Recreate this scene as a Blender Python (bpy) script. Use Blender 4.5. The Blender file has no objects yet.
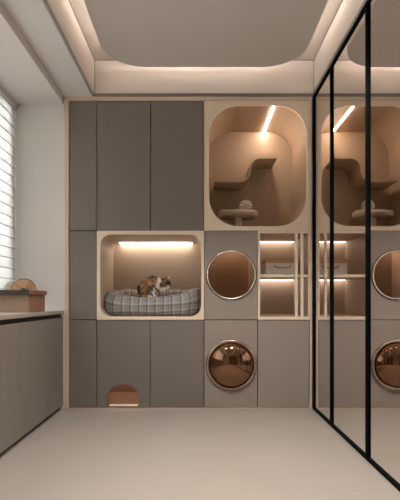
import bpy, bmesh, math, random
from mathutils import Vector, Matrix, noise
random.seed(4)
PI = math.pi
C = bpy.context.scene.collection
S = 1/120.0                      # metres per pixel on the cabinet face plane (y = 0)
EYE = 109*S
def IX(x): return (x-198)*S
def IZ(y): return (409-y)*S
DEP = 0.60                       # cabinet depth
YB = -5.4                        # wall behind the camera

# ------------------------------------------------------------------ materials
MATS = {}
def mat(name, col, rough=0.5, metal=0.0, var=0.0, scale=6.0, bump=0.0, bscale=120.0, stretch=(1,1,1), spec=0.5, coat=0.0, col2=None, trans=0.0):
    m = bpy.data.materials.new(name); m.use_nodes = True
    nt = m.node_tree; b = nt.nodes['Principled BSDF']
    b.inputs['Base Color'].default_value = (*col, 1); b.inputs['Roughness'].default_value = rough
    b.inputs['Metallic'].default_value = metal; b.inputs['Specular IOR Level'].default_value = spec
    b.inputs['Coat Weight'].default_value = coat
    tc = nt.nodes.new('ShaderNodeTexCoord'); mp = nt.nodes.new('ShaderNodeMapping')
    mp.inputs['Scale'].default_value = stretch
    nt.links.new(tc.outputs['Object'], mp.inputs['Vector'])
    if var or col2:
        n = nt.nodes.new('ShaderNodeTexNoise'); n.inputs['Scale'].default_value = scale; n.inputs['Detail'].default_value = 5
        nt.links.new(mp.outputs['Vector'], n.inputs['Vector'])
        mx = nt.nodes.new('ShaderNodeMix'); mx.data_type = 'RGBA'
        c2 = col2 or tuple(max(0, c*(1-var)) for c in col)
        c1 = col if col2 else tuple(min(1, c*(1+var)) for c in col)
        mx.inputs[6].default_value = (*c1, 1); mx.inputs[7].default_value = (*c2, 1)
        nt.links.new(n.outputs['Fac'], mx.inputs[0]); nt.links.new(mx.outputs[2], b.inputs['Base Color'])
    if bump:
        n2 = nt.nodes.new('ShaderNodeTexNoise'); n2.inputs['Scale'].default_value = bscale; n2.inputs['Detail'].default_value = 3
        nt.links.new(mp.outputs['Vector'], n2.inputs['Vector'])
        bp = nt.nodes.new('ShaderNodeBump'); bp.inputs['Strength'].default_value = bump; bp.inputs['Distance'].default_value = 0.002
        nt.links.new(n2.outputs['Fac'], bp.inputs['Height']); nt.links.new(bp.outputs['Normal'], b.inputs['Normal'])
    MATS[name] = m; return m
def emis(name, col, s):
    m = bpy.data.materials.new(name); m.use_nodes = True; nt = m.node_tree
    nt.nodes.remove(nt.nodes['Principled BSDF'])
    e = nt.nodes.new('ShaderNodeEmission'); e.inputs[0].default_value = (*col, 1); e.inputs[1].default_value = s
    nt.links.new(e.outputs[0], nt.nodes['Material Output'].inputs[0]); MATS[name] = m; return m
def glass(name, tint, gl=0.12):
    m = bpy.data.materials.new(name); m.use_nodes = True; nt = m.node_tree
    nt.nodes.remove(nt.nodes['Principled BSDF'])
    t = nt.nodes.new('ShaderNodeBsdfTransparent'); t.inputs[0].default_value = (*tint, 1)
    g = nt.nodes.new('ShaderNodeBsdfGlossy'); g.inputs['Roughness'].default_value = 0.02
    f = nt.nodes.new('ShaderNodeFresnel'); f.inputs[0].default_value = 1.35
    mx = nt.nodes.new('ShaderNodeMixShader')
    nt.links.new(f.outputs[0], mx.inputs[0]); nt.links.new(t.outputs[0], mx.inputs[1]); nt.links.new(g.outputs[0], mx.inputs[2])
    nt.links.new(mx.outputs[0], nt.nodes['Material Output'].inputs[0]); MATS[name] = m; return m

mat('plaster', (0.66,0.625,0.585), 0.85, var=0.03, scale=2, bump=0.1)
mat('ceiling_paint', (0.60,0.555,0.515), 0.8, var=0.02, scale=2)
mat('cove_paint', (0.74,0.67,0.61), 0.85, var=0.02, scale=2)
mat('floor', (0.345,0.305,0.265), 0.38, var=0.07, scale=1.6, bump=0.05, bscale=30, spec=0.35)
mat('door', (0.185,0.157,0.135), 0.42, var=0.05, scale=5, stretch=(8,8,0.6), spec=0.4, bump=0.15, bscale=200)
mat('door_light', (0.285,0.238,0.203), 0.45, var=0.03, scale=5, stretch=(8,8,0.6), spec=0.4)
mat('counter_door', (0.205,0.178,0.152), 0.45, var=0.05, scale=5, stretch=(8,8,0.6), spec=0.4)
mat('carcass', (0.025,0.018,0.014), 0.7)
mat('carcass_wood', (0.34,0.215,0.145), 0.5, var=0.1, scale=6, stretch=(1,6,6))
mat('beige', (0.74,0.605,0.465), 0.5, var=0.03, scale=4, bump=0.05)
mat('trim_beige', (0.60,0.48,0.36), 0.45, var=0.03, scale=4)
mat('liner', (0.38,0.265,0.175), 0.55, var=0.05, scale=4, bump=0.1)
mat('liner_bed', (0.47,0.365,0.275), 0.55, var=0.04, scale=4, bump=0.1)
mat('shelf_inner', (0.44,0.345,0.275), 0.5, var=0.06, scale=4, stretch=(6,1,1))
mat('black_metal', (0.005,0.005,0.005), 0.85, spec=0.05)
mat('grey_metal', (0.22,0.205,0.19), 0.4, metal=0.4)
mat('bead', (0.30,0.28,0.26), 0.5)
mat('mirror', (0.86,0.82,0.79), 0.0, metal=1.0)
mat('bronze_mirror', (0.28,0.155,0.095), 0.04, metal=1.0)
mat('ring_bronze', (0.50,0.38,0.30), 0.22, metal=1.0)
mat('ring_light', (0.75,0.68,0.60), 0.25, metal=0.9)
mat('worktop', (0.36,0.32,0.28), 0.35, var=0.05, scale=9)
mat('blind', (0.80,0.80,0.79), 0.6)
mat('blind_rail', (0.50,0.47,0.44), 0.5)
mat('window_frame', (0.45,0.43,0.40), 0.5)
mat('wood_tan', (0.26,0.17,0.11), 0.6, col2=(0.15,0.095,0.060), scale=9, stretch=(1,1,5), bump=0.4, bscale=160)
mat('wood_red', (0.34,0.165,0.10), 0.5, col2=(0.21,0.10,0.06), scale=7, stretch=(1,1,6))
mat('slate', (0.06,0.052,0.047), 0.9, var=0.1, spec=0.1)
mat('straw', (0.95,0.78,0.58), 0.7, col2=(0.75,0.54,0.36), scale=30)
mat('paper', (0.90,0.87,0.82), 0.7)
mat('dark_rim', (0.05,0.035,0.028), 0.5)
mat('felt', (0.60,0.50,0.41), 0.9, var=0.04, bump=0.3, bscale=300)
mat('yarn', (0.62,0.51,0.42), 0.95, var=0.08, bump=0.4, bscale=400)
mat('shelf_felt', (0.40,0.29,0.205), 0.7, var=0.04, bump=0.1)
mat('box_fabric', (0.86,0.79,0.73), 0.9, var=0.05, scale=60, bump=0.3, bscale=500)
mat('box_lid', (0.80,0.46,0.24), 0.5, col2=(0.66,0.36,0.18), scale=8, stretch=(1,5,5))
mat('leather', (0.20,0.10,0.055), 0.5)
mat('brass', (0.6,0.42,0.22), 0.3, metal=1)
mat('brown_door', (0.20,0.10,0.06), 0.4, col2=(0.13,0.065,0.04), scale=5, stretch=(6,6,0.7))
mat('eye', (0.01,0.01,0.008), 0.1)
mat('nose', (0.30,0.12,0.10), 0.5)
emis('led_niche', (1.0,0.84,0.70), 85)
emis('led_bed', (1.0,0.86,0.72), 8.5)
emis('led_shelf', (1.0,0.82,0.66), 4.2)
emis('led_round', (1.0,0.86,0.74), 55)
emis('led_cove', (1.0,0.92,0.86), 22)
emis('led_spot', (1.0,0.90,0.80), 30)
glass('tinted_glass', (0.76,0.68,0.60))
glass('window_glass', (0.97,0.97,0.97))
# blind slats: thin translucent fabric
def blind_mat():
    m = MATS['blind']; nt = m.node_tree; b = nt.nodes['Principled BSDF']
    t = nt.nodes.new('ShaderNodeBsdfTranslucent'); t.inputs[0].default_value = (0.86,0.86,0.84,1)
    mx = nt.nodes.new('ShaderNodeMixShader'); mx.inputs[0].default_value = 0.45
    nt.links.new(b.outputs[0], mx.inputs[1]); nt.links.new(t.outputs[0], mx.inputs[2])
    nt.links.new(mx.outputs[0], nt.nodes['Material Output'].inputs[0])
blind_mat()
# plaid wool, drawn on the UVs of the bolster and cushion (metres)
def plaid_mat():
    m = mat('plaid', (0.36,0.335,0.32), 0.95); nt = m.node_tree; b = nt.nodes['Principled BSDF']
    uv = nt.nodes.new('ShaderNodeTexCoord'); sp = nt.nodes.new('ShaderNodeSeparateXYZ')
    nt.links.new(uv.outputs['UV'], sp.inputs[0])
    def M(op, a, bb=None):
        n = nt.nodes.new('ShaderNodeMath'); n.operation = op
        for i, v in enumerate((a, bb)):
            if v is None: continue
            if isinstance(v, (int,float)): n.inputs[i].default_value = v
            else: nt.links.new(v, n.inputs[i])
        return n.outputs[0]
    def lines(axis, period, width, off):
        f = M('FRACT', M('MULTIPLY', M('ADD', sp.outputs[axis], off), 1/period))
        return M('LESS_THAN', f, width/period)
    fine = M('MAXIMUM', lines(0,.068,.006,0), lines(1,.068,.006,0))
    fine2 = M('MAXIMUM', lines(0,.068,.004,.02), lines(1,.068,.004,.02))
    white = M('MAXIMUM', lines(0,.068,.007,.05), lines(1,.068,.007,.05))
    n = nt.nodes.new('ShaderNodeTexNoise'); n.inputs['Scale'].default_value = 260; n.inputs['Detail'].default_value = 2
    nt.links.new(uv.outputs['UV'], n.inputs['Vector'])
    def mix(fac, c1, c2):
        x = nt.nodes.new('ShaderNodeMix'); x.data_type = 'RGBA'
        for i, c in ((6, c1), (7, c2)):
            if isinstance(c, tuple): x.inputs[i].default_value = (*c, 1)
            else: nt.links.new(c, x.inputs[i])
        nt.links.new(fac, x.inputs[0]); return x.outputs[2]
    base = mix(n.outputs['Fac'], (0.19,0.175,0.165), (0.36,0.335,0.315))
    c = mix(M('MULTIPLY', white, .6), base, (0.50,0.465,0.44))
    c = mix(M('MULTIPLY', fine2, .45), c, (0.10,0.09,0.085))
    c = mix(M('MULTIPLY', fine, .85), c, (0.055,0.048,0.045))
    nt.links.new(c, b.inputs['Base Color'])
plaid_mat()
def fur_mat():
    m = mat('fur', (0.3,0.2,0.1), 0.85, bump=0.5, bscale=500); nt = m.node_tree
    a = nt.nodes.new('ShaderNodeVertexColor'); a.layer_name = 'fur'
    nt.links.new(a.outputs[0], nt.nodes['Principled BSDF'].inputs['Base Color'])
fur_mat()

# ------------------------------------------------------------------ mesh helpers
def link(name, me, m, parent=None, smooth=False):
    if smooth:
        for p in me.polygons: p.use_smooth = True
    if m: me.materials.append(MATS[m] if isinstance(m, str) else m)
    o = bpy.data.objects.new(name, me); C.objects.link(o)
    if parent:
        o.parent = parent
        o.matrix_parent_inverse = Matrix.Translation(-parent.location)
    return o
def obj(name, bm, m, parent=None, smooth=False, bevel=0):
    bmesh.ops.recalc_face_normals(bm, faces=bm.faces[:])
    me = bpy.data.meshes.new(name); bm.to_mesh(me); bm.free()
    o = link(name, me, m, parent, smooth)
    if bevel:
        md = o.modifiers.new('bevel', 'BEVEL'); md.width = bevel; md.segments = 2; md.limit_method = 'ANGLE'
    return o
def thing(name, label, cat, loc=(0,0,0), group=None):
    o = bpy.data.objects.new(name, None); C.objects.link(o); o.location = loc
    o.empty_display_size = .05
    o['label'] = label; o['category'] = cat
    if group: o['group'] = group
    return o
def tag(o, label, cat, group=None):
    o['label'] = label; o['category'] = cat
    if group: o['group'] = group
    return o
def struct(o, label=None):
    o['kind'] = 'structure'
    if label: o['label'] = label
    return o
def box(bm, x0, x1, y0, y1, z0, z1):
    vs = [bm.verts.new((x, y, z)) for x in (x0,x1) for y in (y0,y1) for z in (z0,z1)]
    for f in ((0,1,3,2),(4,6,7,5),(0,4,5,1),(2,3,7,6),(0,2,6,4),(1,5,7,3)):
        bm.faces.new([vs[i] for i in f])
def B(*boxes):
    bm = bmesh.new()
    for b in boxes: box(bm, *b)
    return bm
def rrect(x0, x1, z0, z1, r, n=12):
    pts = []
    for cx, cz, a0 in ((x1-r,z1-r,0),(x0+r,z1-r,90),(x0+r,z0+r,180),(x1-r,z0+r,270)):
        for i in range(n+1):
            a = math.radians(a0+90*i/n); pts.append((cx+r*math.cos(a), cz+r*math.sin(a)))
    return pts
def circ(cx, cz, r, n=64):
    return [(cx+r*math.cos(2*PI*i/n), cz+r*math.sin(2*PI*i/n)) for i in range(n)]
def plate(loops, y0, y1):
    """flat panel in the XZ plane with holes, thickness y0..y1"""
    bm = bmesh.new(); es = []
    for pts in loops:
        vs = [bm.verts.new((x, y0, z)) for x, z in pts]
        es += [bm.edges.new((vs[i], vs[(i+1) % len(vs)])) for i in range(len(vs))]
    bmesh.ops.triangle_fill(bm, use_beauty=True, use_dissolve=False, edges=es)
    r = bmesh.ops.extrude_face_region(bm, geom=bm.faces[:])
    for v in r['geom']:
        if isinstance(v, bmesh.types.BMVert): v.co.y = y1
    return bm
def rect(x0, x1, z0, z1): return [(x0,z0),(x1,z0),(x1,z1),(x0,z1)]
def sleeve(pts_in, grow, y0, y1):
    """extruded tube (liner): inner loop and outer loop grown about the centre"""
    bm = bmesh.new(); n = len(pts_in)
    cx = sum(p[0] for p in pts_in)/n; cz = sum(p[1] for p in pts_in)/n
    hx = max(abs(p[0]-cx) for p in pts_in); hz = max(abs(p[1]-cz) for p in pts_in)
    out = [(cx+(p[0]-cx)*(hx+grow)/hx, cz+(p[1]-cz)*(hz+grow)/hz) for p in pts_in]
    rings = [[bm.verts.new((x,y,z)) for x,z in L] for L, y in ((pts_in,y0),(pts_in,y1),(out,y1),(out,y0))]
    for k in range(4):
        a, b = rings[k], rings[(k+1)%4]
        for i in range(n): bm.faces.new((a[i], a[(i+1)%n], b[(i+1)%n], b[i]))
    return bm
def tube(bm, pts, r, n=10, closed=False):
    P = [Vector(p) for p in pts]; rings = []; N = len(P); up = None
    for i, p in enumerate(P):
        a = P[i-1] if (i or closed) else p; c = P[(i+1)%N] if (i < N-1 or closed) else p
        t = (c-a).normalized()
        if up is None: up = Vector((0,0,1)) if abs(t.z) < .9 else Vector((1,0,0))
        s = t.cross(up).normalized(); up = s.cross(t).normalized()
        rr = r[i] if isinstance(r, (list,tuple)) else r
        rings.append([bm.verts.new(p+s*math.cos(2*PI*k/n)*rr+up*math.sin(2*PI*k/n)*rr) for k in range(n)])
    for i in range(N if closed else N-1):
        a, b = rings[i], rings[(i+1)%N]
        for k in range(n): bm.faces.new((a[k], a[(k+1)%n], b[(k+1)%n], b[k]))
    if not closed:
        bm.faces.new(rings[0]); bm.faces.new(rings[-1])
def lathe(bm, prof, axis='z', c=(0,0,0), n=48, mod=None):
    """prof: (radius, along); closed at radius 0"""
    rings = []
    for r, h in prof:
        ring = []
        for k in range(1 if r < 1e-6 else n):
            a = 2*PI*k/n; u, v = r*math.cos(a), r*math.sin(a); hh = h+(mod(r, a, h) if mod else 0)
            co = (c[0]+u, c[1]+v, c[2]+hh) if axis == 'z' else (c[0]+u, c[1]-hh, c[2]+v)
            ring.append(bm.verts.new(co))
        rings.append(ring)
    for a, b in zip(rings, rings[1:]):
        for k in range(n):
            if len(a) == 1 and len(b) == 1: continue
            if len(a) == 1: bm.faces.new((a[0], b[k], b[(k+1)%n]))
            elif len(b) == 1: bm.faces.new((a[k], a[(k+1)%n], b[0]))
            else: bm.faces.new((a[k], a[(k+1)%n], b[(k+1)%n], b[k]))

# ------------------------------------------------------------------ the room
XW = IX(12)          # window plane
XL = IX(63.3)        # lintel / counter front plane
XT = IX(94)          # left side of the ceiling tray
XM = IX(313.8)       # mirror wall
ZS = IZ(97)          # soffit underside
ZBAY = IZ(104)       # window bay ceiling
ZC = IZ(60)          # upper ceiling
ZTOP = ZC+.08
struct(obj('floor', B((XW-.12, XM+.20, YB-.1, DEP+.15, -.08, 0)), 'floor'))
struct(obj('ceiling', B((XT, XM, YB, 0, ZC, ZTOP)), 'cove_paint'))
struct(obj('wall_back', B((XW-.12, XM+.20, DEP+.05, DEP+.15, 0, ZTOP),
                          (XW-.12, IX(65.0), 0, DEP+.05, 0, ZTOP)), 'plaster'))
struct(obj('wall_back.001', B((IX(65.0)+.0005, XM-.0005, 0, DEP+.049, ZS+.001, ZTOP)), 'cove_paint'))
struct(obj('wall_right.001', B((XM, XM+.0345, YB, -.0005, ZS+.030, ZTOP)), 'cove_paint'))
struct(obj('trim_8', B((XT+.0002, XT+.004, YB, -.0005, ZS+.0225, ZC-.0005)), 'cove_paint'))
q_=.0045  # thin dark strips along the tray creases stand in for shadow gaps
struct(obj('trim_9', B((XT+.004,XT+.004+q_,YB,-q_,ZC-q_,ZC-.0003)), 'grey_metal'))
struct(obj('trim_10', B((XM-q_,XM-.0003,YB,-q_,ZC-q_,ZC-.0003)), 'grey_metal'))
struct(obj('trim_11', B((XT+.004,XM,-q_,-.0003,ZC-q_,ZC-.0003)), 'grey_metal'))
struct(obj('trim_12', B((XM-q_*.7,XM-.0003,-q_*.7,-.0003,ZS+.031,ZC-q_)), 'grey_metal'))
struct(obj('trim_13', B((XT+.0045,XT+.0045+q_*.7,-q_*.7,-.0003,ZS+.027,ZC-q_)), 'grey_metal'))
struct(obj('wall_right', B((XM+.035, XM+.20, YB, DEP+.05, 0, ZTOP), (XM+.0, XM+.035, 0, DEP+.05, 0, ZTOP)), 'plaster'))
# left: low wall under the window, wall beyond it, lintel over the bay
YW0, YW1 = -4.2, -.03
struct(obj('wall_left', B((XW-.12, XW, YB, 0, 0, IZ(311)-.03), (XW-.12, XW, YB, YW0, IZ(311)-.03, ZTOP), (XW-.12, XW, YW1, 0, IZ(311)-.03, ZTOP),
                          (XW-.12, XW, YW0, YW1, ZBAY-.02, ZTOP)), 'plaster'))
struct(obj('trim_1', B((XW, XL, YB, 0, ZBAY, ZTOP)), 'plaster'))
struct(obj('trim_2', B((XL, XT, YB, 0, ZS, ZTOP)), 'plaster'))
struct(obj('wall_front', B((XW-.12, XM+.20, YB-.1, YB, 0, ZTOP)), 'plaster'))
# slim grey metal bead round the foot of the tray
struct(obj('trim_3', B((XT-.012, XT+.004, YB, -.012, ZS-.004, ZS+.022)), 'bead', bevel=.002))
struct(obj('trim_4', B((XT-.018, XM-.001, -.012, 0, ZS-.001, ZS+.026)), 'grey_metal', bevel=.002))
struct(obj('trim_5', B((XM-.012, XM+.03, YB, -.012, ZS+.001, ZS+.030)), 'grey_metal', bevel=.002))
# hanging ceiling panel with round corners
g = 18*S
px0, px1, py0, py1 = XT+g, XM-g, YB+.35, -.127
ZP = EYE+225*S
def flat_plate(pts, z0, z1):
    bm = bmesh.new(); vs = [bm.verts.new((x,y,z0)) for x,y in pts]; f = bm.faces.new(vs)
    r = bmesh.ops.extrude_face_region(bm, geom=[f])
    for v in r['geom']:
        if isinstance(v, bmesh.types.BMVert): v.co.z = z1
    return bm
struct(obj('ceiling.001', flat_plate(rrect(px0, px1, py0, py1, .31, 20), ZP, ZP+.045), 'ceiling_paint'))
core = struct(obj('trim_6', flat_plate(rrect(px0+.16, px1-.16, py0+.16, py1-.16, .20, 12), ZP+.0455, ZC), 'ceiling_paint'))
strip_pts = rrect(px0+.085, px1-.085, py0+.085, py1-.085, .24, 10)
bm = bmesh.new(); L = strip_pts; n = len(L)
inn = rrect(px0+.100, px1-.100, py0+.100, py1-.100, .225, 10)
r0 = [[bm.verts.new((x,y,z)) for x,y in Q] for Q, z in ((L,ZP+.0455),(L,ZP+.052),(inn,ZP+.052),(inn,ZP+.0455))]
for k in range(4):
    for i in range(n): bm.faces.new((r0[k][i], r0[k][(i+1)%n], r0[(k+1)%4][(i+1)%n], r0[(k+1)%4][i]))
t = obj('cove_light', bm, 'led_cove'); tag(t, 'warm light strip hidden on top of the hanging ceiling panel edge', 'light')
# added spotlights out of view, brightening the floor and cabinet fronts
for i, (x, y) in enumerate(((IX(150),-1.45),(IX(256),-1.45),(IX(150),-3.5),(IX(256),-3.5))):
    bm = bmesh.new(); lathe(bm, [(0,-.004),(.038,-.004),(.046,-.008),(.050,0),(.046,0),(0,0)], c=(0,0,0), n=32)
    r = thing('ceiling_spotlight', ['small round spotlight in the ceiling panel, left one nearer the cabinets','small round spotlight in the ceiling panel, right one nearer the cabinets','small round spotlight in the ceiling panel, left one near the door','small round spotlight in the ceiling panel, right one near the door'][i], 'lamp', (x,y,ZP), 'ceiling spotlights')
    o = obj('housing', bm, 'grey_metal', None, True); o.parent = r
    ld = bpy.data.lights.new('spot', 'SPOT'); ld.energy = 96; ld.color = (1,.955,.91); ld.spot_size = math.radians(104); ld.spot_blend = .6; ld.shadow_soft_size = .06
    lo = bpy.data.objects.new('bulb', ld); C.objects.link(lo); lo.parent = r; lo.location = (0,0,-.02)

# window and its frame
z0, z1 = IZ(311)-.03, ZBAY-.02
fb = [(XW-.09, XW-.05, YW0, YW1, z0, z0+.05), (XW-.09, XW-.05, YW0, YW1, z1-.05, z1)]
for k in range(4):
    y = YW0+(YW1-YW0-.05)*k/3; fb.append((XW-.09, XW-.05, y, y+.05, z0+.05, z1-.05))
w = struct(obj('window_1', B(*fb), 'window_frame'))
obj('pane', B((XW-.073, XW-.067, YW0+.03, YW1-.03, z0+.03, z1-.03)), 'window_glass', w)
# blind
bl = thing('window_blind', 'white horizontal slat blind closed over the long left window', 'blind', (XW+.02, -1.6, ZBAY-.05))
obj('head_rail', B((XW+.004, XW+.050, YW0+.02, YW1+.024, ZBAY-.045, ZBAY-.001)), 'blind_rail', bl, bevel=.003)
shade_lines = []
bm = bmesh.new(); sp = 10*S; zc = ZBAY-.045-sp*.5
while zc > z0+.115:
    N = 6; pr = []
    for j in range(N+1):                                  # gently curved slat, top leaning into the room
        u = j/N-.5; pr.append((XW+.026-u*.014+.0015*math.cos(u*PI), zc+u*sp*1.10))
    for ring in (0,):
        a = [[bm.verts.new((x+dx, y, z)) for x, z in pr] for dx, y in ((0,YW0+.03),(0,YW1+.02),(.0016,YW0+.03),(.0016,YW1+.02))]
        for j in range(N):
            bm.faces.new((a[0][j],a[0][j+1],a[1][j+1],a[1][j])); bm.faces.new((a[2][j],a[3][j],a[3][j+1],a[2][j+1]))
        for p, q in ((0,2),(1,3)):
            for j in range(N): bm.faces.new((a[p][j],a[q][j],a[q][j+1],a[p][j+1]))
        bm.faces.new((a[0][0],a[1][0],a[3][0],a[2][0])); bm.faces.new((a[0][N],a[2][N],a[3][N],a[1][N]))
    shade_lines.append(B((XW+.0325, XW+.0355, YW0+.03, YW1+.02, zc-sp*.5-.0025, zc-sp*.5+.0025)))
    zc -= sp
obj('slats', bm, 'blind', bl, True)
for sb in shade_lines: obj('slat_edge', sb, 'blind_rail', bl)  # grey rods drawn in for the dark shade lines between slats
obj('bottom_rail', B((XW+.010, XW+.044, YW0+.03, YW1+.02, zc+sp*.5-.022, zc+sp*.5-.004)), 'blind_rail', bl, bevel=.003)
bm = bmesh.new()
bm.free()
for y in (-1.0,-1.9,-2.9,-3.9):
    bm = bmesh.new(); tube(bm, [(XW+.046,y,ZBAY-.04),(XW+.046,y,zc+sp*.5-.01)], .0012, 6); obj('cord', bm, 'blind_rail', bl)

# door behind the camera
d = struct(obj('door_1', plate([rect(.0,.9,.002,2.1)], YB+.001, YB+.045), 'brown_door', bevel=.003))
bm = bmesh.new(); tube(bm, [(.08,YB+.04,1.0),(.08,YB+.09,1.0),(.2,YB+.09,1.0)], .009, 10); obj('handle', bm, 'grey_metal', d, True)
struct(obj('trim_7', plate([[(-.07,.0),(-.07,2.17),(.97,2.17),(.97,.0),(.905,.0),(.905,2.105),(-.005,2.105),(-.005,.0)]], YB+.0, YB+.03), 'trim_beige'))

# ------------------------------------------------------------------ cabinet wall
G = .0032            # half a joint between fronts
def carcass(par, x0, x1, z0, z1, m='carcass', y0=.021, th=.012):
    e = .0008; x0 += e; x1 -= e; z0 += e; z1 -= e
    bm = B((x0,x0+th,y0,DEP,z0,z1),(x1-th,x1,y0,DEP,z0,z1),(x0+th,x1-th,y0,DEP,z0,z0+th),(x0+th,x1-th,y0,DEP,z1-th,z1),(x0+th,x1-th,DEP-th,DEP,z0+th,z1-th))
    return obj('carcass', bm, m, par)
def door(par, x0, x1, z0, z1, m='door', bevel=.0015):
    return obj('door', plate([rect(x0+G,x1-G,z0+G,z1-G)], 0, .020), m, par, bevel=bevel)
xa, xb, xc, xd, xe, xf = IX(69), IX(96.8), IX(150.2), IX(204), IX(257.6), IX(309.6)
zt, zm, zl, zb = IZ(101), IZ(230.7), IZ(319.8), IZ(407.9)
def unit(label, x0, x1, z0, z1, doors, m='door', name='cupboard', group=None):
    t = thing(name, label, 'cabinet', ((x0+x1)/2, .3, z0), group)
    carcass(t, x0, x1, z0, z1)
    k = doors
    for i in range(k): door(t, x0+(x1-x0)*i/k, x0+(x1-x0)*(i+1)/k, z0, z1, m)
    return t
# surround
sr = obj('cabinet_surround', plate([[(IX(65.4),.001),(IX(65.4),ZS-.001),(XM-.016,ZS-.001),(XM-.016,.001)], rect(xa-.0005,xf+.0005,zb-.0005,zt+.0005)], -.010, DEP), 'trim_beige', bevel=.002)
tag(sr, 'beige frame running all round the built-in cabinet wall', 'frame')
unit('tall narrow dark taupe cupboard at top left of the cabinet wall', xa, xb, zm, zt, 1)
unit('wide dark taupe double-door cupboard above the lit cat bed niche', xb, xd, zm, zt, 2)
unit('narrow dark taupe cupboard beside the cat bed niche', xa, xb, zl, zm, 1)
unit('narrow dark taupe floor cupboard at the bottom left corner of the cabinet wall', xa, xb, zb, zl, 1)
unit('taupe floor cupboard below the cat bed, between cat hole and copper dome', xc, xd, zb, zl, 1)
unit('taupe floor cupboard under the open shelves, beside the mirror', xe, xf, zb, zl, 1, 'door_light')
# cupboard with the cat hole
t = thing('cat_hole_cupboard', 'taupe floor cupboard with a round cat hole cut in its door', 'cabinet', ((xb+xc)/2,.3,zb))
carcass(t, xb, xc, zb, zl, 'carcass_wood')
cx, cz, r = IX(123.2), IZ(400), 16*S
zz = zb+G; a0 = math.asin((zz-cz)/r)
arc = [(cx+r*math.cos(a), cz+r*math.sin(a)) for a in [a0+(PI-2*a0)*i/40 for i in range(41)]]
obj('door', plate([[(xb+G,zl-G),(xb+G,zz)]+arc[::-1]+[(xc-G,zz),(xc-G,zl-G)]], 0, .020), 'door', t)
arc2 = [(cx+(r+.006)*math.cos(a), cz+(r+.006)*math.sin(a)) for a in [a0+(PI-2*a0)*i/40 for i in range(41)]]
obj('hole_rim', plate([arc+arc2[::-1]], .0215, .026), 'dark_rim', t)
obj('light_strip', B((xb+.03, xc-.03, .30, .315, zl-.026, zl-.014)), 'led_round', t)  # unseen strip, added to light the cupboard inside
obj('sill', B((IX(109.5), IX(137), -.004, .05, zb+.013, zb+.020)), 'beige', t, bevel=.002)

# rounded niche units
def niche(name, label, x0, x1, z0, z1, o, r, linerm, loc):
    t = thing(name, label, 'cabinet', loc)
    L = rrect(*o, r, 16)
    obj('front_panel', plate([rect(x0+.001,x1-.001,z0+.001,z1-.001), L], -.006, .014), 'beige', t)
    obj('liner', sleeve(L, .003, .014, DEP-.012), linerm, t, False)
    obj('back_panel', plate([rect(o[0]-.004,o[1]+.004,o[2]-.004,o[3]+.004)], DEP-.012, DEP), linerm, t)
    return t
for_smooth = []
bn = niche('cat_bed_niche', 'lit rounded beige niche holding the plaid cat bed', xb, xd, zl, zm, (IX(100.2), IX(201.2), IZ(316.5), IZ(234.5)), 11*S, 'liner_bed', (IX(150),.3,zl))
tn = niche('cat_play_niche', 'tall rounded tan niche with curved shelf and slanting light at upper right', xd, xf, zm, zt, (IX(209), IX(306.5), IZ(226.3), IZ(105.8)), 29*S, 'liner', (IX(257),.3,zm))
for t in (bn, tn):
    for c in t.children:
        if c.name.startswith('liner'):
            for p in c.data.polygons: p.use_smooth = True
            md = c.modifiers.new('split', 'EDGE_SPLIT'); md.split_angle = math.radians(40)
# light strips of the niches
zt1 = IZ(234.5)
obj('light_strip', B((-77/.861*S, -6/.861*S, DEP-.095, DEP-.0125, zt1-.008, zt1-.003)), 'led_bed', bn, bevel=.002)
zt2 = IZ(105.8)
obj('light_strip', B((76*S-.007, 76*S+.007, .02, DEP-.02, zt2-.006, zt2-.0005)), 'led_niche', tn)

# cupboard with round tinted window
t = thing('round_window_cupboard', 'taupe cupboard with a flat round brown glass window left of open shelves', 'cabinet', ((xd+xe)/2,.3,zl))
carcass(t, xd, xe, zl, zm, 'shelf_inner')
cx, cz, r = IX(231.2), IZ(275), 23.6*S
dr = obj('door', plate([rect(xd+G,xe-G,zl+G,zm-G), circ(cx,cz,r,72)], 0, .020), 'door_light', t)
bm = bmesh.new(); lathe(bm, [(r-.004,-.018),(r-.004,.010),(r-.001,.014),(r+.005,.014),(r+.008,.010),(r+.008,0),(r+.0,0),(r+0,-.018),(r-.004,-.018)], 'y', (cx,0,cz), 96)
obj('ring', bm, 'ring_light', dr, True)
bm = bmesh.new(); lathe(bm, [(r+.008,.0),(r+.014,.0),(r+.014,.004),(r+.008,.006)], 'y', (cx,0,cz), 96)
obj('outer_ring', bm, 'dark_rim', dr, True)
bm = bmesh.new(); lathe(bm, [(0,.004),(r-.004,.004),(r-.004,0),(0,0)], 'y', (cx,0,cz), 72)
obj('glass', bm, 'tinted_glass', dr)
obj('light_strip', B((xd+.03, xe-.03, DEP-.040, DEP-.025, zm-.026, zm-.014)), 'led_round', t)
# cupboard with the convex copper dome
t = thing('dome_window_cupboard', 'taupe floor cupboard with a bulging copper dome window in its door', 'cabinet', ((xd+xe)/2,.3,zb))
carcass(t, xd, xe, zb, zl)
cx, cz, r = IX(231.2), IZ(364.8), 24.2*S
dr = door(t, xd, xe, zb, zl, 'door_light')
bm = bmesh.new()
rd = 22.2*S; hd = .085
lathe(bm, [(rd*math.sin(a), .006+hd*math.cos(a)) for a in [PI/2*i/24 for i in range(25)]]+[(rd,.001),(0,.001)], 'y', (cx,0,cz), 96)
obj('dome', bm, 'bronze_mirror', dr, True)
bm = bmesh.new(); lathe(bm, [(rd+.001,.001),(rd+.001,.014),(rd+.006,.020),(r+.004,.020),(r+.010,.012),(r+.010,.001)], 'y', (cx,0,cz), 96)
obj('ring', bm, 'ring_bronze', dr, True)
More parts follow.
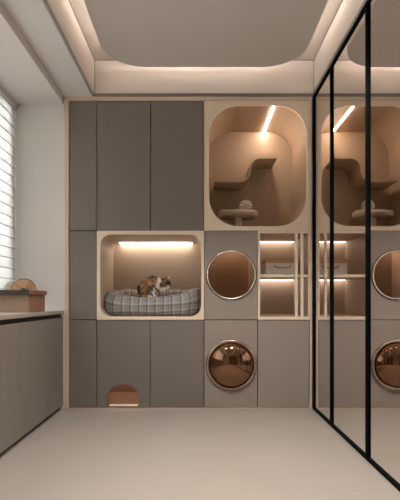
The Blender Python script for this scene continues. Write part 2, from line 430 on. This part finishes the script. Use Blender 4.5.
# open shelf unit
t = thing('open_shelf_unit', 'open beige two-tier lit shelf unit with thin upright bars beside the mirror', 'shelf', ((xe+xf)/2,.3,zl))
sx0, sx1, sz0, sz1 = IX(260), IX(308.2), IZ(316.6), IZ(233.2)
obj('front_frame', plate([rect(xe+.001,xf-.001,zl+.001,zm-.001), rect(sx0,sx1,sz0,sz1)], -.006, .014), 'beige', t)
th = .012
obj('inner_case', B((sx0-th,sx0,.0145,DEP,sz0-th,sz1+th),(sx1,sx1+.010,.0145,DEP,sz0-th,sz1+th),(sx0,sx1,.0145,DEP,sz0-th,sz0),(sx0,sx1,.0145,DEP,sz1,sz1+th),(sx0,sx1,DEP-th,DEP,sz0,sz1)), 'shelf_inner', t)
zs0, zs1 = IZ(277), IZ(274.3)
obj('shelf', B((sx0+.0005, sx1-.0005, .016, DEP-th-.0005, zs0, zs1)), 'beige', t, bevel=.001)
for x in (296.4, 302):
    obj('upright_bar', B((IX(x)-1.4*S, IX(x)+1.4*S, -.004, .012, sz0+.0005, sz1-.0005)), 'beige', t, bevel=.002)
for z in (sz1, zs0):
    obj('light_strip', B((sx0+.01, sx1-.01, DEP-.075, DEP-.0125, z-.004, z-.001)), 'led_shelf', t)

# mirrored sliding doors
ypos = [-.012, -.506, -1.196, -2.35, -3.5, -4.6]
tx = ['narrow black-framed mirror door next to the cabinet wall', 'second black-framed mirror door out from the cabinet wall', 'third black-framed mirror door, the nearest one in view', 'fourth black-framed mirror door along the right wall', 'last black-framed mirror door along the right wall']
for i in range(5):
    ya, yb = ypos[i]-.001, ypos[i+1]+.001
    t = thing('mirror_door', tx[i], 'mirror', (XM+.01,(ya+yb)/2,.002), 'mirrored sliding doors')
    w = .013; x0, x1 = XM-.011, XM+.03; za, zz = .001, ZS
    obj('frame', B((x0,x1,ya-w,ya,za,zz),(x0,x1,yb,yb+w,za,zz),(x0,x1,yb+w,ya-w,za,za+.018),(x0,x1,yb+w,ya-w,zz-.014,zz)), 'black_metal', t)
    obj('mirror_panel', B((XM,XM+.006,yb+w,ya-w,za+.018,zz-.014)), 'mirror', t)

# ------------------------------------------------------------------ left counter
ztop = IZ(310.5); w45 = .45
ct = obj('worktop', B((XW+.001, XL+.006, -4.05, -.001, ztop-.026, ztop)), 'worktop', bevel=.002)
tag(ct, 'thin greige worktop running under the window blind', 'worktop')
ords = ['first grey-brown base cupboard under the worktop, touching the cabinet wall','second grey-brown base cupboard out from the cabinet wall','third grey-brown base cupboard out from the cabinet wall','fourth base cupboard under the worktop, towards the camera','fifth base cupboard under the worktop','sixth base cupboard under the worktop','seventh base cupboard under the worktop','eighth base cupboard under the worktop','last base cupboard under the worktop near the room door']
for i in range(9):
    ya = -.001-w45*i; yb = ya-w45; e = .0008
    t = thing('base_cupboard', ords[i], 'cabinet', ((XW+XL)/2,(ya+yb)/2,.0), 'base cupboards under the worktop')
    zd = ztop-.058; zb0 = 4.2*S
    obj('carcass', B((XW+.002,XL-.022,yb+e,ya-e,.0405,ztop-.0265)), 'carcass', t)
    obj('plinth', B((XW+.002,XL-.045,yb+e,ya-e,.0005,.040)), 'carcass', t)
    obj('door', B((XL-.020,XL,yb+.0014,ya-.0014,zb0,zd)), 'counter_door', t, bevel=.0015)
# wooden box on the counter
c0 = -141.5*S; yn, yf = .838*3.75-3.75, .924*3.75-3.75
# camera sits at y = -3.75: depth k*3.75
yn, yf = -(1-.838)*3.75, -(1-.924)*3.75
bx0 = XW+.075
t = thing('wooden_box', 'lidded brown wooden box standing on the worktop by the blind', 'box', ((bx0+c0)/2,(yn+yf)/2,ztop))
zt0 = ztop+.0005
obj('body', B((bx0,c0,yn,yf,zt0,EYE+4.6*S)), 'wood_red', t, bevel=.002)
obj('front_board', B((bx0+.001,c0-.001,yn-.006,yn-.0003,zt0,EYE+4.6*S)), 'wood_tan', t, bevel=.001)
obj('lid', B((bx0-.008,c0+.012,yn-.014,yf+.010,EYE+4.7*S,EYE+8.4*S)), 'wood_red', t, bevel=.002)
xm_ = (0+11.5-198)*S*.838
obj('slate_strip', B((bx0-.008,xm_-.001,yn-.020,yn-.0145,EYE+4.8*S,EYE+8.5*S)), 'slate', t, bevel=.001)
obj('slate_strip', B((xm_+.001,c0+.006,yn-.020,yn-.0145,EYE+4.8*S,EYE+8.5*S)), 'slate', t, bevel=.001)
# pleated half-round ornament and pale disc on the box
def pleat(name, cx, y, zc, R0, R1, sy, m, label, rim):
    t = thing(name, label, 'ornament', (cx,y,zc))
    bm = bmesh.new(); n = 44; prof = [[], [], [], []]
    for i in range(n+1):
        a = PI*i/n; dy = (.012 if i % 2 else -.012)
        for k, (r, th) in enumerate(((R0,0),(R1,0),(R1,.004),(R0,.004))):
            prof[k].append(bm.verts.new((cx+r*math.cos(a)*1.12, y+(dy*(r/R1))+th+.012*(1-r/R1), zc+r*math.sin(a))))
    for k in range(4):
        for i in range(n): bm.faces.new((prof[k][i], prof[k][i+1], prof[(k+1)%4][i+1], prof[(k+1)%4][i]))
    obj('pleats', bm, m, t)
    bm = bmesh.new(); tube(bm, [(cx+R1*1.12*math.cos(PI*i/40), y, zc+R1*math.sin(PI*i/40)) for i in range(41)], .0035 if rim else .002, 8)
    obj('rim', bm, 'dark_rim' if rim else 'paper', t, True)
    bm = bmesh.new(); tube(bm, [(cx-R0, y-.006, zc+.005),(cx+R0, y-.006, zc+.005)], R0*.45, 10); obj('hub', bm, 'dark_rim' if rim else 'paper', t, True)
    return t
k = .88; yk = -(1-k)*3.75; zl_ = EYE+8.45*S
pleat('pleated_fan', (23.8-198)*S*k, yk, zl_+.004, .014, 9.6*S*1.0, 0, 'straw', 'half-round pleated straw fan standing on the wooden box', True)
pleat('paper_fan', (14.8-198)*S*.91, -(1-.91)*3.75, zl_+.004, .012, 9.2*S, 0, 'paper', 'pale pleated paper fan behind the straw one on the wooden box', False)

# ------------------------------------------------------------------ play niche contents
yk = (1/.93-1)*3.75
pr = [(17.7,127.8),(40,127.8)]
pr += [(45+11*math.sin(a), 127.8+11-11*math.cos(a)) for a in [PI/2*i/10 for i in range(11)]]
pr += [(67-11*math.cos(a), 141.7+11*math.sin(a)) for a in [PI/2*i/10 for i in range(11)]]
pr += [(85,152.7)]
P2 = [Vector((a*S, EYE+b*S)) for a, b in pr]; h = .0085; top = []; bot = []
for i, p in enumerate(P2):
    a = P2[max(0,i-1)]; b = P2[min(len(P2)-1,i+1)]; tt = (b-a).normalized(); nn = Vector((-tt.y, tt.x))
    top.append(p+nn*h); bot.append(p-nn*h)
bm = bmesh.new(); rings = [[bm.verts.new((q.x,y,q.y)) for q in Q] for Q, y in ((top,yk),(top,DEP-.0135),(bot,DEP-.0135),(bot,yk))]
for k4 in range(4):
    for i in range(len(P2)-1): bm.faces.new((rings[k4][i],rings[k4][i+1],rings[(k4+1)%4][i+1],rings[(k4+1)%4][i]))
for e in (0,-1): bm.faces.new([rings[k4][e] for k4 in range(4)])
o = obj('wave_shelf', bm, 'shelf_felt', None, True, bevel=.003)
md = o.modifiers.new('split', 'EDGE_SPLIT'); md.split_angle = math.radians(40)
tag(o, 'brown S-curved cat climbing shelf on the back of the tall niche', 'shelf')
# perch
kk = .93; py = yk-.0; pxc = (237.8-198)/kk*S; zf = IZ(226.3)
py = .30; kk = 3.75/(3.75+py); pxc = (238-198)/kk*S
zp = EYE+(300-214.4)/kk*S
t = thing('cat_perch', 'pale padded cat perch on a round post in the tall niche', 'cat perch', (pxc,py,zf))
bm = bmesh.new(); lathe(bm, [(0,.0),(.085,.0),(.085,.010),(.040,.014),(.0345,.03),(.0345,zp-zf-.03),(0,zp-zf-.03)], 'z', (pxc,py,zf+.0012), 40)
obj('post', bm, 'felt', t, True)
bm = bmesh.new(); Rr = .148
saddle = lambda r, a, h: (-.030 if h > 0 else .010)*math.sin(a)**2*min(1,(r/Rr)**3)
pf = [(0,-.030),(.10,-.030),(Rr-.01,-.028)]
pf += [(Rr-.004+.033*math.sin(a), -.0+.036*-math.cos(a)) for a in [PI*i/12 for i in range(1,12)]]
pf += [(Rr-.012,.024),(Rr-.035,.004),(.06,-.004),(0,-.006)]
lathe(bm, pf, 'z', (pxc,py,zp), 64, saddle)
obj('cushion', bm, 'felt', t, True)
# knotted yarn ball on the perch
rb = .060; bc = Vector(((245-198)/kk*S, py-.06, zp-.003+rb*1.02))
t = thing('knotted_ball', 'light brown knotted rope cat ball lying on the perch', 'ball', tuple(bc-Vector((0,0,rb))))
bm = bmesh.new(); bmesh.ops.create_uvsphere(bm, u_segments=24, v_segments=16, radius=rb*.70, matrix=Matrix.Translation(bc)); obj('core', bm, 'leather', t, True)
Rm = Matrix.Rotation(.5,3,'X') @ Matrix.Rotation(.6,3,'Z') @ Matrix.Rotation(.35,3,'Y')
for ax in range(3):
    for s in (-1,0,1):
        bm = bmesh.new(); q = s*.0215; rr = math.sqrt((rb*.80)**2-q*q); pts = []
        for i in range(32):
            a = 2*PI*i/32; w_ = 1+.09*math.cos(4*a+ax*PI)
            v = [rr*math.cos(a)*w_, rr*math.sin(a)*w_, q]; v = Vector(v[ax:]+v[:ax]); pts.append(bc+Rm@v)
        tube(bm, pts, .0086, 8, True); obj('strand', bm, 'yarn', t, True)

# storage box on the shelf
bx_ = thing('storage_box', 'small grey fabric box with wooden lid and leather handle on the upper shelf', 'box', (89*S,.38,zs1))
k = .937; y0 = .25; x0, x1 = 72*S, 105*S; zb1 = EYE+39.6*S
obj('body', B((x0,x1,y0,y0+.26,zs1+.0006,zb1)), 'box_fabric', bx_, bevel=.004)
obj('lid', B((x0-.004,x1+.004,y0-.006,y0+.266,zb1+.0005,EYE+43.6*S)), 'box_lid', bx_, bevel=.003)
bm = bmesh.new(); xc_ = (282.5-198)/k*S; hw = .070; zh = EYE+36.3*S
tube(bm, [(xc_+hw*math.cos(PI+PI*i/16), y0-.008-.010*math.sin(PI*i/16), zh-.018*math.sin(PI*i/16)) for i in range(17)], .0042, 8)
hd_ = obj('handle', bm, 'leather', bx_, True)
for s in (-1,1):
    bm = bmesh.new(); lathe(bm, [(0,.009),(.006,.008),(.008,.004),(.008,0),(0,0)], 'y', (xc_+s*hw,y0-.0005,zh), 16); obj('stud', bm, 'brass', hd_, True)
for z in (zs1+.012, zb1-.045): obj('corner_clip', B((x0+.004,x0+.012,y0-.004,y0-.0003,z,z+.012)), 'brass', bx_)

# ------------------------------------------------------------------ cat bed
zf = IZ(316.5)+.001; bcx = IX(150.6); bcy = .300
t = thing('cat_bed', 'grey plaid bolster cat bed filling the floor of the lit niche', 'cat bed', (bcx,bcy,zf))
def sup(a, e=3.4):
    c, s = math.cos(a), math.sin(a)
    return math.copysign(abs(c)**(2/e), c), math.copysign(abs(s)**(2/e), s)
def bed_height(a):
    f = max(0, -math.sin(a)); bk = max(0, math.sin(a)); rt = max(0, math.cos(a))
    hh = .225-.060*f**1.3+.016*bk
    hh += .028*max(0,math.cos(a+.45))**3               # right end stands taller
    return hh
def bolster():
    me = bpy.data.meshes.new('bolster'); bm = bmesh.new(); uvl = bm.loops.layers.uv.new('UVMap')
    NA, NB = 160, 28; A, Bb = .378, .212; P = []; Ls = [0]
    for i in range(NA):
        a = 2*PI*i/NA; u, v = sup(a); P.append((bcx+A*u, bcy+Bb*v, a))
    for i in range(1, NA+1): Ls.append(Ls[-1]+math.dist(P[i-1][:2], P[i%NA][:2]))
    vs = []
    for i in range(NA):
        x, y, a = P[i]; x2, y2, _ = P[(i+1)%NA]; x1, y1, _ = P[i-1]
        tx_, ty_ = x2-x1, y2-y1; ln = math.hypot(tx_, ty_); nx, ny = ty_/ln, -tx_/ln
        hh = bed_height(a); ring = []
        for j in range(NB):
            b = 2*PI*j/NB
            cu, su = math.cos(b), math.sin(b)
            w = .060*math.copysign(abs(cu)**.85, cu); z = hh*.5+hh*.5*math.copysign(abs(su)**.8, su)
            d = noise.noise(Vector((x*9, y*9, z*9+3)))*.013+noise.noise(Vector((x*24, y*24, z*24)))*.004
            puff = 1+.05*math.cos(a*14)
            w = w*puff+d*cu; z = z+(d*su if z > .03 else 0)
            X_, Z_ = x+nx*w, zf+max(0,z)                  # squashed against the walls of the niche
            hx = 50.5*S-.004; rr = 11*S
            low = rr-(Z_-zf)
            if low > 0: hx = hx-rr+math.sqrt(max(0, rr*rr-low*low))
            X_ = bcx+max(-hx, min(hx, X_-bcx))
            ring.append(bm.verts.new((X_, y+ny*w, Z_)))
        vs.append(ring)
    for i in range(NA):
        for j in range(NB):
            f = bm.faces.new((vs[i][j], vs[(i+1)%NA][j], vs[(i+1)%NA][(j+1)%NB], vs[i][(j+1)%NB])); f.smooth = True
            for l, (ii, jj) in zip(f.loops, ((i,j),(i+1,j),(i+1,j+1),(i,j+1))):
                l[uvl].uv = (Ls[ii], jj/NB*.46+.02*noise.noise(Vector((Ls[ii]*4,jj*.3,0))))
    bmesh.ops.recalc_face_normals(bm, faces=bm.faces[:])
    bm.to_mesh(me); bm.free(); return link('bolster', me, 'plaid', t)
bolster()
def cushion():
    me = bpy.data.meshes.new('cushion'); bm = bmesh.new(); uvl = bm.loops.layers.uv.new('UVMap')
    NR, NA = 16, 64; vs = []
    for k in range(NR+1):
        f = k/NR; ring = []
        for i in range(NA if k else 1):
            a = 2*PI*i/NA; u, v = sup(a, 3); x = bcx+.325*u*f; y = bcy+.185*v*f
            z = .150-.03*f**6+.008*noise.noise(Vector((x*10,y*10,0)))
            ring.append(bm.verts.new((x,y,zf+z)))
        vs.append(ring)
    last = [bm.verts.new((v.co.x, v.co.y, zf+.004)) for v in vs[-1]]; vs.append(last)
    for k in range(len(vs)-1):
        for i in range(NA):
            a, b = vs[k], vs[k+1]
            f = bm.faces.new((a[0],b[i],b[(i+1)%NA])) if k == 0 else bm.faces.new((a[i],b[i],b[(i+1)%NA],a[(i+1)%NA]))
            f.smooth = True
            for l in f.loops: l[uvl].uv = (l.vert.co.x, l.vert.co.y+l.vert.co.z)
    bm.faces.new(last[::-1])
    bmesh.ops.recalc_face_normals(bm, faces=bm.faces[:])
    bm.to_mesh(me); bm.free(); return link('cushion', me, 'plaid', t)
cushion()

# ------------------------------------------------------------------ cat
cy0 = .25; kc = 3.75/(3.75+cy0); q = S/kc; catz = zf+.152
def cp(xi, yi, dy=0): return Vector(((xi-198)*q, cy0+dy, EYE+(300-yi)*q))
def build_cat():
    bm = bmesh.new()
    def ell(c, rx, ry, rz, rot=0):
        M_ = Matrix.Translation(c) @ Matrix.Rotation(rot,4,'Y') @ Matrix.Diagonal((rx*q,ry*q,rz*q,1))
        bmesh.ops.create_icosphere(bm, subdivisions=3, radius=1, matrix=M_)
    def cap(pts, rs):
        for i in range(len(pts)-1):
            a, b = pts[i], pts[i+1]; n = max(2, int((b-a).length/(.35*min(rs[i],rs[i+1])*q)))
            for k in range(n+1):
                f = k/n; r = rs[i]*(1-f)+rs[i+1]*f
                bmesh.ops.create_icosphere(bm, subdivisions=2, radius=r*q, matrix=Matrix.Translation(a.lerp(b,f)))
    ell(cp(143.6,289.3), 6.8, 7.0, 7.4)
    ell(cp(147.5,284.8), 7.6, 6.2, 6.8, .5)
    ell(cp(153.0,282.6), 6.8, 5.8, 6.2, .1)
    ell(cp(157.5,283.3), 5.0, 4.8, 5.6)
    ell(cp(161.2,283.0), 4.0, 3.9, 4.2)
    ell(cp(166.2,284.0), 4.6, 4.5, 4.4)                                  # skull
    ell(cp(168.0,287.0), 2.7, 2.6, 2.6)                                  # muzzle
    for s in (-1,1):
        ell(cp(166.8,286.4,s*.020), 2.2,1.8,1.9)                         # cheeks
        # ears
        a = cp(165.8,281.0,s*.024); b = cp(168.2 if s<0 else 169.8,277.3,s*.034)
        cap([a,b],[1.9,.45])
        # thighs and hind feet
        ell(cp(143.8,291.2,s*.038), 5.6,3.2,5.2)
        cap([cp(145,296.0,s*.046), cp(150.5,297.4,s*.046)],[1.9,1.5])
        ell(cp(151.2,297.6,s*.046), 1.9,1.6,1.2)
    # near foreleg stands, far foreleg raised to the face
    cap([cp(153.8,286,-.022), cp(153.4,291.5,-.024), cp(154.2,296.8,-.024)],[3.0,1.9,1.35]); ell(cp(155.2,297.4,-.024),2.1,1.6,1.2)
    cap([cp(156.8,286.5,.018), cp(158.6,291.6,.010), cp(163.2,290.6,-.004), cp(166.2,289.2,-.006)],[2.8,1.9,1.5,1.3]); ell(cp(166.9,289.0,-.006),1.7,1.5,1.4)
    ell(cp(156.8,288.0), 3.6,3.8,4.6)                                    # chest
    cap([cp(139.0,295.0,.02), cp(137.2,296.6,-.02), cp(140.5,297.4,-.062), cp(146.0,297.8,-.070), cp(149.5,297.6,-.066)],[1.7,1.6,1.5,1.3,1.0])
    me = bpy.data.meshes.new('cat_raw'); bm.to_mesh(me); bm.free()
    o = bpy.data.objects.new('cat_raw', me); C.objects.link(o)
    m1 = o.modifiers.new('r','REMESH'); m1.mode = 'VOXEL'; m1.voxel_size = .0032
    m2 = o.modifiers.new('s','SMOOTH'); m2.factor = .5; m2.iterations = 5
    dg = bpy.context.evaluated_depsgraph_get(); out = bpy.data.meshes.new_from_object(o.evaluated_get(dg))
    bpy.data.objects.remove(o); bpy.data.meshes.remove(me)
    out.name = 'body'
    col = out.color_attributes.new('fur','FLOAT_COLOR','POINT')
    white = [(cp(159.4,281.5,-.03),2.0,4.6),(cp(158.2,287,-.02),2.0,3.2),(cp(154.6,293.5,-.024),2.2,5.5),(cp(163,290.5,-.004),4.6,2.2),(cp(168.4,288.6),1.9,2.4),(cp(166.5,289.3,-.01),2.0,1.8),(cp(169.3,278.3,-.03),1.5,1.3),(cp(151,297.6,-.046),2.2,1.4)]
    black = [(cp(154,290,-.03),2.6,2.6),(cp(168.6,284.2,-.03),2.4,2.6),(cp(163.5,279.5),3.2,1.8),(cp(161.8,287.6,-.03),2.0,2.0),(cp(152,277.5,0),4.0,1.8),(cp(139.5,290,-.04),1.8,4)]
    for v in out.vertices:
        p = v.co; n1 = noise.noise(p*28); n2 = noise.noise(Vector((p.x*150,p.y*60,p.z*90))); n3 = noise.noise(p*70+Vector((5,5,5)))
        c = Vector((.34,.185,.085)).lerp(Vector((.13,.075,.042)), min(1,max(0,.5+n2*1.5)))
        c = c.lerp(Vector((.52,.29,.12)), min(1,max(0,n1*1.6)))
        c = c.lerp(Vector((.022,.016,.012)), min(1,max(0,(n3-.17)*3.0)))
        for P_, L_, tc_ in ((black,.0,Vector((.020,.015,.012))),(white,0,Vector((.80,.74,.68)))):
            for b, rx, rz in P_:
                d = math.sqrt(((p.x-b.x)/(rx*q))**2+((p.z-b.z)/(rz*q))**2)+n3*.5
                if d < 1 and (p.y < cy0+.035): c = c.lerp(tc_, min(1,(1-d)*5))
        col.data[v.index].color = (*c,1)
    return out
cat = thing('cat', 'calico cat sitting in the plaid bed, licking its raised white paw', 'cat', (cp(150,297).x, cy0, catz))
me = build_cat(); zmin = min(v.co.z for v in me.vertices); me.transform(Matrix.Translation((0,0,catz+.002-zmin))); dz = catz+.002-zmin
body = link('body', me, 'fur', cat, True)
for s in (-1,1):
    bm = bmesh.new(); bmesh.ops.create_uvsphere(bm, u_segments=12, v_segments=8, radius=.0055, matrix=Matrix.Translation(cp(169.2,284.9,s*.021)+Vector((0,0,dz)))); obj('eye', bm, 'eye', cat, True)
bm = bmesh.new(); bmesh.ops.create_uvsphere(bm, u_segments=12, v_segments=8, radius=.005, matrix=Matrix.Translation(cp(170.6,287.4)+Vector((0,0,dz)))); obj('nose', bm, 'nose', cat, True)

# ------------------------------------------------------------------ daylight, world, camera
ld = bpy.data.lights.new('daylight', 'AREA'); ld.shape = 'RECTANGLE'; ld.size = 2.0; ld.size_y = 4.6; ld.energy = 320; ld.color = (1,.985,.97)
lo = bpy.data.objects.new('daylight', ld); C.objects.link(lo); lo.location = (XW-.7, -2.1, 1.8); lo.rotation_euler = (0, -PI/2, 0)
w = bpy.data.worlds.new('world'); bpy.context.scene.world = w; w.use_nodes = True
w.node_tree.nodes['Background'].inputs[0].default_value = (.75,.85,1,1); w.node_tree.nodes['Background'].inputs[1].default_value = 1.0
cd = bpy.data.cameras.new('camera'); cam = bpy.data.objects.new('camera', cd); C.objects.link(cam)
cam.location = (0,-3.75,EYE); cam.rotation_euler = (PI/2,0,0)
cd.sensor_fit = 'HORIZONTAL'; cd.sensor_width = 36; cd.lens = 40.5; cd.shift_x = .005; cd.shift_y = .125; cd.clip_start = .05
sc = bpy.context.scene; sc.camera = cam
sc.view_settings.view_transform = 'Standard'; sc.view_settings.look = 'None'; sc.view_settings.gamma = 1; sc.view_settings.exposure = 0.36
